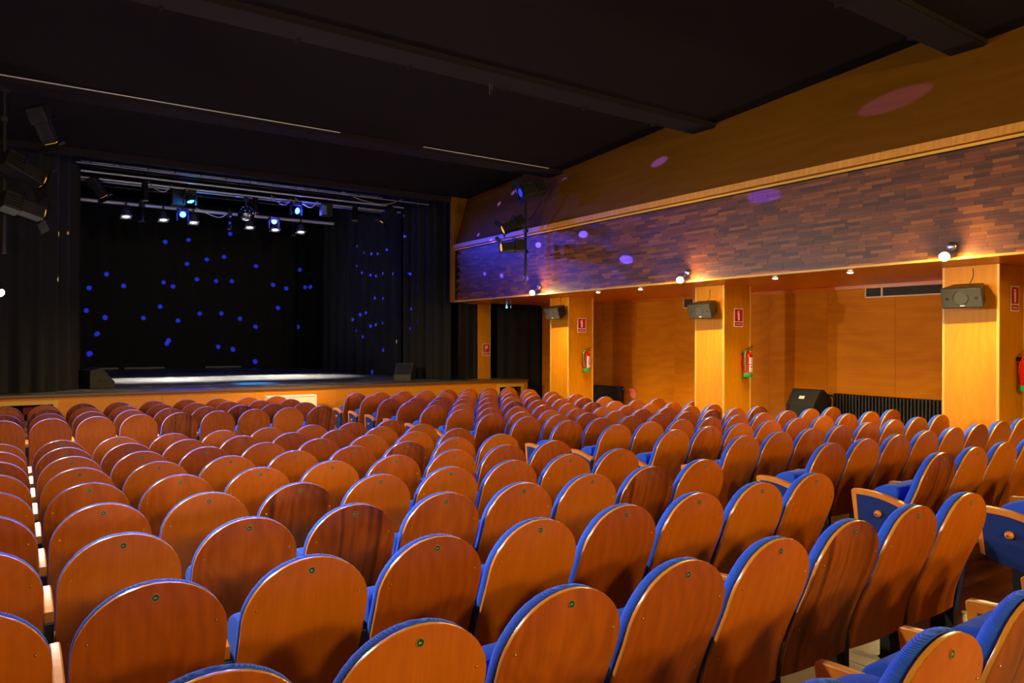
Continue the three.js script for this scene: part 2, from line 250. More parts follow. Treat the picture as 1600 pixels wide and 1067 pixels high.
// curtains
function curtain(name, label, path, y0, y1, mat, { wave = 0.07, period = 0.28, flare = 0.4, grp } = {}) {
  const pts = new THREE.CatmullRomCurve3(path.map(([x, z]) => v3(x, 0, -z)), false, 'catmullrom', 0.2), L = pts.getLength(), nu = Math.max(40, Math.round(L / 0.035)), nv = 14, pos = [], uv = [], idx = [], ph = range(0, 6);
  for (let j = 0; j <= nv; j++) for (let i = 0; i <= nu; i++) {
    const u = i / nu, p = pts.getPointAt(u), t = pts.getTangentAt(u), s = u * L, q = 1 - j / nv;
    const a = wave * (0.6 + flare * q) * (Math.sin(s / period * 6.283 + ph + 0.5 * Math.sin(s * 2.3)) + 0.45 * Math.sin(s / period * 3.1 + 2 * ph + q * 1.1));
    pos.push(p.x + t.z * a, y0 + (y1 - y0) * j / nv, p.z - t.x * a); uv.push(s, j / nv);
  }
  for (let j = 0; j < nv; j++) for (let i = 0; i < nu; i++) { const k = j * (nu + 1) + i; idx.push(k, k + 1, k + nu + 2, k, k + nu + 2, k + nu + 1); }
  const g = new THREE.BufferGeometry(); g.setAttribute('position', new THREE.Float32BufferAttribute(pos, 3)); g.setAttribute('uv', new THREE.Float32BufferAttribute(uv, 2)); g.setIndex(idx); g.computeVertexNormals();
  return tag(mesh(name, g, mat, scene), label, 'curtain', grp);
}
const flyTop = 6.6;
curtain('stage_curtain', 'black cloth hung across the back of the stage, dotted with blue light', [[-3.2, 28.1], [4, 28.1], [12.0, 28.1]], SY + 0.01, flyTop, M.backCloth, { wave: 0.03, period: 0.6 });
curtain('stage_curtain', 'black velvet curtain hanging down the left edge of the stage', [[-2.6, 16.35], [-0.6, 16.3], [0.35, 16.5], [1.02, 17.2]], SY + 0.012, flyTop, M.velvet, { wave: 0.06, period: 0.34 });
curtain('stage_curtain', 'straight black leg curtain behind the left velvet one', [[-3.0, 17.6], [-0.3, 17.75], [1.10, 17.7]], SY + 0.012, flyTop, M.velvet, { wave: 0.05, period: 0.4 });
curtain('stage_curtain', 'black velvet curtain gathered beside the wooden stage post', [[8.78, 18.3], [9.0, 17.5], [9.32, 16.6]], SY + 0.012, flyTop, M.velvet, { wave: 0.06, period: 0.3 });
curtain('stage_curtain', 'black side curtain further back on the right, thick with blue light dots', [[8.45, 23.6], [8.72, 22], [9.0, 20.6], [9.25, 19.4]], SY + 0.012, flyTop, M.velvet, { wave: 0.04, period: 0.5 });
curtain('stage_curtain', 'black side curtain at the far right depth of the stage', [[8.9, 27.6], [9.3, 26.0], [9.5, 24.2]], SY + 0.012, flyTop, M.velvet, { wave: 0.05, period: 0.4 });
curtain('exit_curtain', 'black curtain closing the side aisle beside the stage end', [[10.72, 16.5], [11.3, 16.35], [11.97, 16.25]], floorY(16) + 0.01, EYE + SOF - 0.02, M.velvet, { wave: 0.03, period: 0.35 });
curtain('masking_curtain', 'black drape falling diagonally in front of the stage column', [[9.45, 16.3], [9.7, 16.36], [10.05, 16.45]], SY + 0.012, EYE + 0.98, M.velvet, { wave: 0.03, period: 0.3 });

// ------------------------------------------------------------------ theatre seats
const PLATE = 0.87;
const profile = [[0.06, -0.002], [0.0, 0.0], [-0.08, 0.007], [-0.2, 0.04], [-0.33, 0.094], [-0.45, 0.142], [-0.56, 0.174], [-0.66, 0.188]];
const lean = new THREE.SplineCurve(profile.map(([h, z]) => new THREE.Vector2(h, z)));
const leanTable = lean.getPoints(160);
function leanAt(h) { for (let i = 1; i < leanTable.length; i++) if (leanTable[i].x <= h) { const a = leanTable[i - 1], b = leanTable[i], t = (a.x - h) / (a.x - b.x || 1); return a.y + (b.y - a.y) * t; } return profile[7][1]; }
const HW = 0.245, TOP = 0.047, SHOULDER = -0.178;
function outline(bottom, n = 16, m = 8, grow = 0) {        // closed outline, (x, h), starting at the lower left, over the top
  const p = [];
  for (let i = 0; i < m; i++) p.push([-HW - grow, bottom + (SHOULDER - bottom) * i / m]);
  for (let i = 0; i <= n; i++) { const a = Math.PI * (1 - i / n), c = Math.cos(a), s = Math.sin(a); p.push([c * (HW + grow), SHOULDER + s * (TOP - SHOULDER + grow)]); }
  for (let i = m - 1; i >= 0; i--) p.push([HW + grow, bottom + (SHOULDER - bottom) * i / m]);
  return p;
}
const bowl = (x) => 0.014 * Math.pow(x / HW, 2);              // the ply wraps a little forwards at its sides
const place = (x, h, out) => [x, PLATE + h, -leanAt(h) - bowl(x) - out];   // out = distance in front of the rear face
function loft(rings, capFirst, capLast) {                    // rings: arrays of [x,y,z]
  const n = rings[0].length, pos = [], uv = [], idx = [];
  for (const r of rings) for (const q of r) { pos.push(...q); uv.push(q[0], q[1]); }
  for (let k = 0; k + 1 < rings.length; k++) for (let i = 0; i < n; i++) { const a = k * n + i, b = k * n + (i + 1) % n; idx.push(a, b, b + n, a, b + n, a + n); }
  const cap = (k, c, flip) => { const ci = pos.length / 3; pos.push(...c); uv.push(c[0], c[1]); for (let i = 0; i < n; i++) { const a = k * n + i, b = k * n + (i + 1) % n; flip ? idx.push(ci, b, a) : idx.push(ci, a, b); } };
  if (capFirst) cap(0, capFirst, true); if (capLast) cap(rings.length - 1, capLast, false);
  const g = new THREE.BufferGeometry(); g.setAttribute('position', new THREE.Float32BufferAttribute(pos, 3)); g.setAttribute('uv', new THREE.Float32BufferAttribute(uv, 2)); g.setIndex(idx); g.computeVertexNormals(); return g;
}
const shrink = (pts, d, c) => pts.map(([x, h]) => { const dx = x - c[0], dh = h - c[1], l = Math.hypot(dx, dh) || 1, k = Math.max(0, l - d) / l; return [c[0] + dx * k, c[1] + dh * k]; });
function panelGeometry(out) {                               // the flat curved face of the ply, rows of quads
  const rows = [], hs = []; for (let i = 0; i <= 9; i++) hs.push(TOP - (TOP - SHOULDER) * (1 - Math.cos(i / 9 * Math.PI / 2))); for (let i = 1; i <= 9; i++) hs.push(SHOULDER + (-0.66 - SHOULDER) * i / 9);
  const pos = [], uv = [], idx = [], m = 8;
  for (const h of hs) { const w = h > SHOULDER ? HW * Math.sqrt(Math.max(0, 1 - Math.pow((h - SHOULDER) / (TOP - SHOULDER), 2))) : HW; for (let i = 0; i <= m; i++) { const x = -w + 2 * w * i / m; pos.push(...place(x, h, out)); uv.push(x / 0.62 + 0.5, (h + 0.7) / 0.78); } }
  for (let r = 0; r + 1 < hs.length; r++) for (let i = 0; i < m; i++) { const a = r * (m + 1) + i, b = a + m + 1; idx.push(a, b, b + 1, a, b + 1, a + 1); }
  const g = new THREE.BufferGeometry(); g.setAttribute('position', new THREE.Float32BufferAttribute(pos, 3)); g.setAttribute('uv', new THREE.Float32BufferAttribute(uv, 2)); g.setIndex(idx); g.computeVertexNormals(); return g;
}
const G = {};
{
  const rear = panelGeometry(0), front = panelGeometry(0.018); { const ix = front.index.array; for (let i = 0; i < ix.length; i += 3) { const t = ix[i]; ix[i] = ix[i + 1]; ix[i + 1] = t; } front.computeVertexNormals(); }
  G.back = merge([rear, front]);
  const o = outline(-0.66, 20, 8);
  G.edge = loft([o.map(([x, h]) => place(x * 0.994, h - 0.001, 0.0006)), o.map(([x, h]) => place(x * 1.003, h + 0.0008, 0.004)), o.map(([x, h]) => place(x * 1.003, h + 0.0008, 0.0145)), o.map(([x, h]) => place(x * 0.994, h - 0.001, 0.018))]);
  const oc = outline(-0.44, 16, 6, 0.0005), c = [0, -0.2], ring = (d, out) => shrink(oc, d, c).map(([x, h]) => place(x, h, out));
  G.cushion = loft([ring(0.012, 0.0185), ring(0.0, 0.03), ring(-0.001, 0.05), ring(0.006, 0.068), ring(0.03, 0.084), ring(0.075, 0.094), ring(0.14, 0.099)], null, place(0, -0.2, 0.1));
  // tipped-up seat: a thick padded slab standing in front of the back
  const seatSide = new THREE.Shape(); seatSide.moveTo(0.255, 0.628); seatSide.quadraticCurveTo(0.30, 0.645, 0.36, 0.622); seatSide.quadraticCurveTo(0.43, 0.595, 0.44, 0.555); seatSide.lineTo(0.415, 0.40); seatSide.quadraticCurveTo(0.40, 0.33, 0.35, 0.32); seatSide.lineTo(0.29, 0.325); seatSide.quadraticCurveTo(0.265, 0.45, 0.245, 0.59); seatSide.quadraticCurveTo(0.244, 0.62, 0.255, 0.628);
  const slab = new THREE.ExtrudeGeometry(seatSide, { depth: 0.37, bevelEnabled: true, bevelThickness: 0.022, bevelSize: 0.012, bevelSegments: 3, curveSegments: 5 }).translate(0, 0, -0.185);
  G.seat = worldUV(slab.rotateY(Math.PI / 2).translate(0, 0, 0)); G.seat.computeVertexNormals();      // shape x (forwards) becomes -z
  const pan = new THREE.Shape(); pan.moveTo(0.452, 0.55); pan.lineTo(0.462, 0.55); pan.lineTo(0.44, 0.40); pan.lineTo(0.428, 0.39); pan.closePath();
  G.pan = worldUV(new THREE.ExtrudeGeometry(pan, { depth: 0.40, bevelEnabled: false }).translate(0, 0, -0.20).rotateY(Math.PI / 2));
  // armrest: rail, front post
  const arm = new THREE.Shape(); arm.moveTo(0.19, 0.570); arm.quadraticCurveTo(0.36, 0.603, 0.545, 0.585); arm.quadraticCurveTo(0.56, 0.58, 0.555, 0.565); arm.lineTo(0.52, 0.31); arm.lineTo(0.49, 0.31); arm.lineTo(0.515, 0.545); arm.quadraticCurveTo(0.36, 0.563, 0.195, 0.530); arm.closePath();
  G.arm = worldUV(new THREE.ExtrudeGeometry(arm, { depth: 0.024, bevelEnabled: true, bevelThickness: 0.007, bevelSize: 0.006, bevelSegments: 2, curveSegments: 6 }).translate(0, 0, -0.012).rotateY(Math.PI / 2));
  const post = new THREE.Shape(); post.moveTo(0.20, 0.0); post.lineTo(0.33, 0.0); post.lineTo(0.33, 0.40); post.lineTo(0.44, 0.42); post.lineTo(0.44, 0.50); post.lineTo(0.15, 0.53); post.lineTo(0.165, 0.46); post.lineTo(0.205, 0.30); post.closePath();
  const leg = merge([new THREE.ExtrudeGeometry(post, { depth: 0.034, bevelEnabled: false }).translate(0, 0, -0.017).rotateY(Math.PI / 2), new THREE.CylinderGeometry(0.055, 0.065, 0.012, 14).scale(0.28, 1, 1.3).translate(0, 0.006, -0.27)]);
  G.leg = leg;
  const body = new THREE.Shape(); body.moveTo(0.15, 0.505); body.quadraticCurveTo(0.33, 0.575, 0.525, 0.555); body.lineTo(0.495, 0.27); body.lineTo(0.45, 0.235); body.lineTo(0.20, 0.19); body.closePath();
  G.endBody = worldUV(new THREE.ExtrudeGeometry(body, { depth: 0.036, bevelEnabled: true, bevelThickness: 0.006, bevelSize: 0.004, bevelSegments: 2, curveSegments: 6 }).translate(0, 0, -0.018).rotateY(Math.PI / 2));
  const trim = new THREE.Shape(); trim.moveTo(0.14, 0.528); trim.quadraticCurveTo(0.33, 0.605, 0.545, 0.585); trim.quadraticCurveTo(0.562, 0.58, 0.558, 0.562); trim.lineTo(0.518, 0.27); trim.lineTo(0.495, 0.265); trim.lineTo(0.524, 0.552); trim.quadraticCurveTo(0.33, 0.57, 0.155, 0.498); trim.closePath();
  G.endTrim = worldUV(new THREE.ExtrudeGeometry(trim, { depth: 0.046, bevelEnabled: true, bevelThickness: 0.006, bevelSize: 0.004, bevelSegments: 2, curveSegments: 6 }).translate(0, 0, -0.023).rotateY(Math.PI / 2));
  G.knob = new THREE.SphereGeometry(0.028, 14, 10);
  G.knobScrew = new THREE.CylinderGeometry(0.008, 0.008, 0.006, 10).rotateZ(Math.PI / 2);
  G.plate = new THREE.CylinderGeometry(0.0135, 0.0135, 0.003, 16).rotateX(Math.PI / 2);
  G.screw = new THREE.SphereGeometry(0.0052, 8, 5);
}
const plateMats = [];
for (let k = 0; k < 21; k++) {
  const c = document.createElement('canvas'); c.width = c.height = 64; const x = c.getContext('2d');
  x.fillStyle = '#8f8a3c'; x.fillRect(0, 0, 64, 64); x.fillStyle = '#26401f'; x.beginPath(); x.arc(32, 32, 25, 0, 7); x.fill(); x.fillStyle = '#c9c27a'; x.font = 'bold 34px sans-serif'; x.textAlign = 'center'; x.textBaseline = 'middle'; x.fillText(String(k + 1), 32, 34);
  const t = new THREE.CanvasTexture(c); t.colorSpace = THREE.SRGBColorSpace;
  plateMats.push([M.brass, new THREE.MeshStandardMaterial({ map: t, roughness: 0.3, metalness: 0.3 }), M.brass]);
}
const ORD = ['', 'first', 'second', 'third', 'fourth', 'fifth', 'sixth', 'seventh', 'eighth', 'ninth', 'tenth', 'eleventh', 'twelfth', 'thirteenth', 'fourteenth', 'fifteenth', 'sixteenth', 'seventeenth'];
const rowZ = (i) => (i <= 8 ? 1.827 + 0.9 * i : i < 11 ? 9.03 + 0.89 * (i - 8) : 11.70 + 0.835 * (i - 11));
function seat(i, j, left, right, label, group) {
  const z = rowZ(i), detail = z < 9, t = thing('theatre_seat', label, 'theatre seat', v3(0.394 + 0.54 * j, floorY(z + 0.27), -z), 0, group);
  const q = rnd(), mat = i === 2 && j === 2 ? M.backs[4] : M.backs[q < 0.3 ? 0 : q < 0.55 ? 1 : q < 0.78 ? 2 : q < 0.94 ? 3 : q < 0.97 ? 4 : 5];
  const b = mesh('back_panel', G.back, mat, t);
  mesh('edge_band', G.edge, M.edge, b);
  const np = mesh('number_plate', G.plate, plateMats[(j + 2 + 21) % 21], b, [0, PLATE, 0.0015]);
  if (detail) for (const [x, h] of [[-0.2, -0.125], [0.2, -0.125], [-0.2, -0.44], [0.2, -0.44]]) { const p = place(x, h, 0); mesh('screw', G.screw, M.brass, b, p); }
  mesh('back_cushion', G.cushion, M.fabric, t);
  const s = mesh('seat_cushion', G.seat, M.fabric, t); mesh('seat_pan', G.pan, M.seatPan, s);
  const side = (x, kind) => {
    mesh('leg', G.leg, M.black, t, [x, 0, 0]);
    if (kind === 'arm') mesh('armrest', G.arm, M.arm, t, [x, 0, 0]);
    else {
      const e = mesh('end_panel', G.endBody, M.panelFabric, t, [x, 0, 0]); mesh('panel_trim', G.endTrim, M.arm, e);
      const s2 = Math.sign(x); const k = mesh('knob', G.knob, M.arm, e, [s2 * 0.036, 0.43, -0.34]); if (detail) mesh('knob_screw', G.knobScrew, M.brass, e, [s2 * 0.063, 0.43, -0.34]);
    }
  };
  side(-0.27, left); if (right) side(0.27, right);
  return t;
}
const lastRight = { 0: 12, 1: 16, 2: 17, 3: 17, 4: 18, 5: 18, 6: 17, 7: 17, 8: 18, 9: 18, 10: 17, 11: 17, 12: 17, 13: 17, 14: 17 };
for (let i = -1; i <= 14; i++) {
  if (i < 9 || i > 10) for (let j = i === -1 ? 2 : -2; j <= 7; j++) {
    const n = ORD[8 - j], row = i <= 8 ? `${ORD[i + 2]} nearest row` : `${ORD[15 - i]} row from the stage`;
    seat(i, j, 'arm', j === 7 ? 'end' : null, `wood-backed blue seat, ${n} left of the aisle, in ${row}`, i <= 8 ? 'seats left of the aisle behind the cross aisle' : 'seats left of the aisle in front of the cross aisle');
  }
  if (i >= 0) for (let j = 10; j <= lastRight[i]; j++) seat(i, j, j === 10 ? 'end' : 'arm', j === lastRight[i] ? 'end' : null, `wood-backed blue seat, ${ORD[j - 9]} right of the aisle, in ${i <= 7 ? ORD[i + 1] + ' nearest row there' : ORD[15 - i] + ' row from the stage'}`, 'seats right of the aisle');
}

// ------------------------------------------------------------------ wall lamps, recessed lamps
function sconce(x, up, ahead, dir, label, aim, down = SCONCE_DOWN, beam = SCONCE_BEAM, c = WARM) {   // dir: +1 mounted on the right band, -1 on the left band
  const t = thing('wall_lamp', label, 'wall lamp', at(x, up, ahead), 0, 'round spot lamps under the parquet band');
  const base = at(x + dir * 0.2, up + 0.125, ahead).sub(t.position);
  const disc = mesh('mount', new THREE.SphereGeometry(0.055, 18, 12), M.steel, t); disc.position.copy(base).add(v3(-dir * 0.03, 0, 0)); disc.scale.set(0.55, 1, 1);
  mesh('arm', rod(base, v3(dir * 0.03, 0.04, 0), 0.012), M.steel, t);
  const d = aim.clone().sub(t.position).normalize(), head = new THREE.Group(); head.name = 'lamp_head'; t.add(head);
  head.quaternion.setFromUnitVectors(v3(0, -1, 0), d);
  mesh('shell', new THREE.LatheGeometry([[0, 0.075], [0.025, 0.072], [0.045, 0.05], [0.058, 0], [0.061, -0.012], [0.055, -0.012], [0.05, 0]].map((p) => new THREE.Vector2(...p)), 20), M.steel, head);
  mesh('bulb', new THREE.SphereGeometry(0.05, 18, 12).scale(1, 0.45, 1), M.glowWarm, head, [0, -0.008, 0]);
  const p = new THREE.PointLight(c, SCONCE_GLOW, 0, 2); p.position.copy(d).multiplyScalar(0.10); p.castShadow = true; p.shadow.radius = 1.6; p.name = 'lamp_light'; t.add(p);
  spot(t, d.clone().multiplyScalar(0.09), aim, c, beam, 1.15, 1, 2);
  if (down) spot(t, d.clone().multiplyScalar(0.09), t.position.clone().add(v3(dir * 0.25, -2, 0)), c, down, 1.2, 0.7, 1.6);
  return t;
}
sconce(8.95, 1.013, 4.214, 1, 'bright round spot lamp above the nearest wooden column', v3(5.5, 0.3, -3.2));
sconce(8.95, 1.017, 8.313, 1, 'bright round spot lamp above the middle wooden column', v3(5.0, 0.3, -5.6));
sconce(8.95, 1.024, 12.43, 1, 'small warm spot lamp below the black lighting pole near the exit curtain', v3(5.0, 0.3, -10.0));
sconce(-0.2, 1.02, 4.21, -1, 'round spot lamp on the left band beside the nearest rows', v3(3.5, 0.3, -3.5), 0, SCONCE_BEAM * 1.25, WHITE);
sconce(-0.2, 1.02, 8.31, -1, 'round spot lamp on the left band beside the middle rows', v3(3.5, 0.3, -6.8), 0, SCONCE_BEAM * 1.25, WHITE);
sconce(-0.19, 0.66, 12.6, -1, 'white glaring spot lamp at the left edge beside the stage curtain', v3(3.8, 0.2, -8.5), 0, SCONCE_BEAM * 3.6, WHITE);
// four lamps high on the rear wall, behind the viewer, light the backs of the seats
for (const [x, n] of [[0.6, 'leftmost'], [3.2, 'second'], [5.8, 'third'], [8.4, 'rightmost']]) {
  const t = thing('wall_lamp', `${n} large round lamp high on the rear wall`, 'wall lamp', at(x, 2.3, -6.86), 0, 'large lamps on the rear wall'), aim = v3(x * 0.5 + 2.6, 0.4, -4.5), d = aim.clone().sub(t.position).normalize();
  mesh('mount', cyl(0.10, 0.10, 0.06, 20).rotateX(Math.PI / 2), M.steel, t, [0, 0, 0.10]);
  const head = new THREE.Group(); head.name = 'lamp_head'; head.quaternion.setFromUnitVectors(v3(0, -1, 0), d); t.add(head);
  mesh('shell', new THREE.LatheGeometry([[0, 0.11], [0.10, 0.09], [0.17, 0.0], [0.18, -0.03], [0.165, -0.03], [0.15, 0.0]].map((p) => new THREE.Vector2(...p)), 24), M.steel, head);
  mesh('bulb', new THREE.SphereGeometry(0.16, 20, 12).scale(1, 0.4, 1), M.glowWarm, head, [0, -0.01, 0]);
  spot(t, d.clone().multiplyScalar(0.14), aim, WARM, REAR, 0.85, 1, 12);
}
for (const [x, z, l] of [[9.6, 5.77, 'recessed soffit lamp nearest the air vent'], [9.58, 6.97, 'recessed soffit lamp right of the middle column'], [9.6, 9.90, 'recessed soffit lamp left of the middle column'], [9.52, 11.0, 'recessed soffit lamp right of the far column']]) {
  const t = thing('downlight', l, 'ceiling lamp', at(x, SOF, z), 0, 'recessed lamps in the wooden soffit');
  mesh('rim', new THREE.TorusGeometry(0.05, 0.008, 8, 24).rotateX(Math.PI / 2), M.brass, t); mesh('bulb', new THREE.SphereGeometry(0.042, 16, 8).scale(1, 0.4, 1), M.glowWarm, t, [0, -0.004, 0]);
  spot(t, v3(0, -0.05, 0), at(x + 0.35, -2, z), WARM, DOWN, 1.05, 0.8, 2);
}

// ------------------------------------------------------------------ loudspeakers on the columns
function loudspeaker(ahead, up, body, faceMat, label) {
  const t = thing('loudspeaker', label, 'loudspeaker', at(9.80, up, ahead), 0, 'loudspeakers on the wooden columns');
  const c = new THREE.Group(); c.name = 'cabinet_assembly'; c.rotation.set(0, 0, 0); t.add(c);
  c.rotation.order = 'YXZ'; c.rotation.y = -Math.PI / 2 + 0.05; c.rotation.x = 0.32;            // front (+z) turned towards the seats and down
  const s = new THREE.Shape(); s.moveTo(-0.23, -0.125); s.lineTo(0.23, -0.125); s.lineTo(0.23, 0.125); s.lineTo(-0.23, 0.125); s.closePath();
  const g = new THREE.BufferGeometry(); const f = [-0.235, 0.235, -0.13, 0.13, 0.13], r = [-0.165, 0.165, -0.085, 0.115, -0.13];
  const q = [[f[0], f[2], f[4]], [f[1], f[2], f[4]], [f[1], f[3], f[4]], [f[0], f[3], f[4]], [r[0], r[2], r[4]], [r[1], r[2], r[4]], [r[1], r[3], r[4]], [r[0], r[3], r[4]]], ix = [0, 1, 2, 0, 2, 3, 1, 5, 6, 1, 6, 2, 5, 4, 7, 5, 7, 6, 4, 0, 3, 4, 3, 7, 3, 2, 6, 3, 6, 7, 4, 5, 1, 4, 1, 0];
  g.setAttribute('position', new THREE.Float32BufferAttribute(q.flat(), 3)); g.setIndex(ix); const gg = g.toNonIndexed(); gg.computeVertexNormals(); gg.setAttribute('uv', new THREE.Float32BufferAttribute(new Float32Array(72), 2));
  mesh('cabinet', gg, body, c); const gr = mesh('front_baffle', rbox(0.45, 0.24, 0.012, 0.005), faceMat, c, [0, 0, 0.134]);
  mesh('driver', new THREE.TorusGeometry(0.085, 0.007, 8, 28), body, gr, [-0.01, 0.005, 0.006]); mesh('driver_cone', new THREE.CylinderGeometry(0.082, 0.082, 0.006, 28).rotateX(Math.PI / 2), plain(0x3a3936, 0.7), gr, [-0.01, 0.005, 0.005]);
  for (const sx of [-1, 1]) mesh('port', new THREE.CylinderGeometry(0.019, 0.019, 0.008, 16).rotateX(Math.PI / 2), M.black, gr, [sx * 0.165, -0.005, 0.004]);
  mesh('badge', box(0.05, 0.012, 0.004), M.white, gr, [0, -0.095, 0.007]);
  mesh('bracket', merge([box(0.22, 0.03, 0.06, 0.10, -0.02, 0), box(0.02, 0.14, 0.10, 0.19, -0.02, 0)]), M.blackMetal, t);
  mesh('cable', tube([v3(0.06, 0.12, 0), v3(0.11, 0.20, 0.02), v3(0.08, 0.27, 0.05), v3(0.13, 0.34, 0.02)], 0.005), M.black, t);
}
const darkBox = plain(0x242322, 0.4), baffle = plain(0x3c3a37, 0.38);
loudspeaker(4.36, 0.60, darkBox, baffle, 'black loudspeaker on the nearest wooden column by the right edge');
loudspeaker(8.55, 0.57, darkBox, baffle, 'grey fronted loudspeaker, brightly lit, on the middle wooden column');
loudspeaker(12.72, 0.65, darkBox, baffle, 'small dark loudspeaker on the far wooden column');

// ------------------------------------------------------------------ fire signs and extinguishers
function signTexture(kind) {
  const c = document.createElement('canvas'); c.width = 192; c.height = 256; const x = c.getContext('2d');
  x.fillStyle = '#f6efe2'; x.fillRect(0, 0, 192, 256); x.fillStyle = '#d3120c'; x.fillRect(12, 12, 168, 168); x.fillRect(12, 192, 168, 52); x.fillStyle = '#fff6ea';
  if (kind === 'extinguisher') { x.beginPath(); x.roundRect(78, 60, 38, 106, 12); x.fill(); x.fillRect(90, 40, 14, 24); x.fillRect(86, 34, 34, 10); x.fillRect(70, 40, 8, 50); x.fillRect(70, 38, 24, 7); x.font = 'bold 25px sans-serif'; x.textAlign = 'center'; x.fillText('EXTINTOR', 96, 228); }
  else { x.fillRect(60, 40, 14, 120); x.fillRect(74, 44, 60, 62); x.fillStyle = '#d3120c'; x.beginPath(); x.arc(104, 75, 20, 0, 7); x.fill(); x.fillStyle = '#fff6ea'; x.beginPath(); x.arc(104, 75, 11, 0, 7); x.fill(); x.fillRect(12, 206, 0, 0); x.fillRect(34, 214, 124, 8); }
  const t = new THREE.CanvasTexture(c); t.colorSpace = THREE.SRGBColorSpace; return t;
}
const signMats = { extinguisher: new THREE.MeshStandardMaterial({ map: signTexture('extinguisher'), roughness: 0.4 }), hose: new THREE.MeshStandardMaterial({ map: signTexture('hose'), roughness: 0.4 }) };
function fireSign(x, up, ahead, kind, label) { const m = mesh('fire_sign', box(0.235, 0.32, 0.006), [M.white, M.white, M.white, M.white, signMats[kind], M.white], scene); m.position.copy(at(x, up, ahead - 0.005)); tag(m, label, 'sign', 'red fire signs'); }
fireSign(10.42, 0.565, 4.067, 'extinguisher', 'red fire extinguisher sign on the nearest wooden column');
fireSign(10.375, 0.43, 8.289, 'extinguisher', 'red fire extinguisher sign on the middle wooden column');
fireSign(10.375, 0.365, 12.54, 'extinguisher', 'red fire extinguisher sign on the far wooden column');
fireSign(10.555, -0.225, 16.8, 'hose', 'small red fire sign low on the stage column');
const red = new THREE.MeshPhysicalMaterial({ color: 0xc01208, roughness: 0.3, clearcoat: 0.6 }), green = plain(0x12a84a, 0.4);
const labelTex = (() => { const c = document.createElement('canvas'); c.width = 128; c.height = 256; const x = c.getContext('2d'); x.fillStyle = '#f0ece6'; x.fillRect(0, 0, 128, 256); x.fillStyle = '#c01208'; x.fillRect(0, 116, 128, 14); x.fillStyle = '#8a8680'; for (let k = 0; k < 6; k++) x.fillRect(14, 20 + k * 15, 96 - (k % 3) * 18, 6); x.fillStyle = '#c01208'; x.fillRect(20, 150, 30, 30); x.fillStyle = '#27408c'; x.fillRect(62, 150, 34, 40); x.fillStyle = '#8a8680'; for (let k = 0; k < 3; k++) x.fillRect(14, 205 + k * 14, 92, 5); const t = new THREE.CanvasTexture(c); t.colorSpace = THREE.SRGBColorSpace; return new THREE.MeshStandardMaterial({ map: t, roughness: 0.5 }); })();
function extinguisher(x, low, ahead, label) {
  const t = thing('fire_extinguisher', label, 'fire extinguisher', at(x, low, ahead - 0.105), 0, 'fire extinguishers on the columns');
  mesh('tank', new THREE.LatheGeometry([[0, 0.03], [0.072, 0.03], [0.078, 0.05], [0.078, 0.34], [0.072, 0.38], [0.05, 0.415], [0.025, 0.43], [0.022, 0.45], [0, 0.45]].map((p) => new THREE.Vector2(...p)), 28), red, t);
  mesh('foot_ring', new THREE.LatheGeometry([[0.06, 0], [0.081, 0], [0.083, 0.065], [0.078, 0.07]].map((p) => new THREE.Vector2(...p)), 28), green, t);
  mesh('paper_label', new THREE.CylinderGeometry(0.0795, 0.0795, 0.25, 20, 1, true, -0.6, 1.9), labelTex, t, [0, 0.215, 0]);
  mesh('valve', merge([box(0.045, 0.035, 0.04, 0, 0.465, 0), cyl(0.014, 0.014, 0.05, 12).rotateZ(1.57).translate(-0.03, 0.465, 0)]), M.brass, t);
  const h = mesh('handle', merge([rod(v3(-0.02, 0.48, 0), v3(0.12, 0.535, 0), 0.009), rod(v3(-0.02, 0.47, 0), v3(0.10, 0.475, 0), 0.008)]), M.black, t); void h;
  mesh('hose', tube([v3(-0.03, 0.465, 0.01), v3(-0.09, 0.44, 0.02), v3(-0.115, 0.36, 0.03), v3(-0.105, 0.24, 0.03), v3(-0.088, 0.12, 0.03)], 0.013), green, t);
  mesh('strap', tube([v3(-0.05, 0.45, -0.02), v3(-0.125, 0.36, -0.03), v3(-0.145, 0.22, -0.03), v3(-0.10, 0.08, -0.02)], 0.004), red, t);
  mesh('wall_hook', box(0.06, 0.05, 0.05, 0, 0.40, -0.085), M.black, t);
}
extinguisher(10.52, -0.60, 4.067, 'red fire extinguisher with green hose cut by the right picture edge');
extinguisher(10.50, -0.60, 8.289, 'red fire extinguisher with green hose on the middle wooden column');
extinguisher(10.44, -0.66, 12.54, 'red fire extinguisher with green hose on the far wooden column');

// ------------------------------------------------------------------ radiators, vents, box by the wall
function radiator(z0, z1, top, label) {
  const fy = floorY((z0 + z1) / 2), h = EYE + top - fy - 0.10, n = Math.round((z1 - z0) / 0.058), t = thing('radiator', label, 'radiator', v3(11.88, fy, -z0), 0, 'black cast iron radiators');
  const s = rbox(0.14, h, 0.040, 0.017, 0, h / 2 + 0.10, 0);
  for (let k = 0; k < n; k++) mesh('radiator_section', s, M.iron, t, [0, 0, -(k + 0.5) * 0.058]);
  mesh('header_pipe', merge([rod(v3(0, h + 0.05, 0.06), v3(0, h + 0.05, -n * 0.058 - 0.06), 0.02), rod(v3(0, 0.15, 0.02), v3(0, 0.15, -n * 0.058 - 0.02), 0.02)]), M.iron, t);
  mesh('valve', cyl(0.022, 0.026, 0.07, 12).rotateX(1.57).translate(0, h + 0.05, -n * 0.058 - 0.09), M.blackMetal, t);
  for (const k of [2, n - 3]) mesh('foot', box(0.10, 0.11, 0.03, 0, 0.055, -(k + 0.5) * 0.058), M.iron, t);
}
radiator(5.05, 7.42, -0.885, 'long black ribbed radiator behind the seats beside the nearest column');
radiator(12.85, 14.1, -1.065, 'short black ribbed radiator beside the far wooden column');
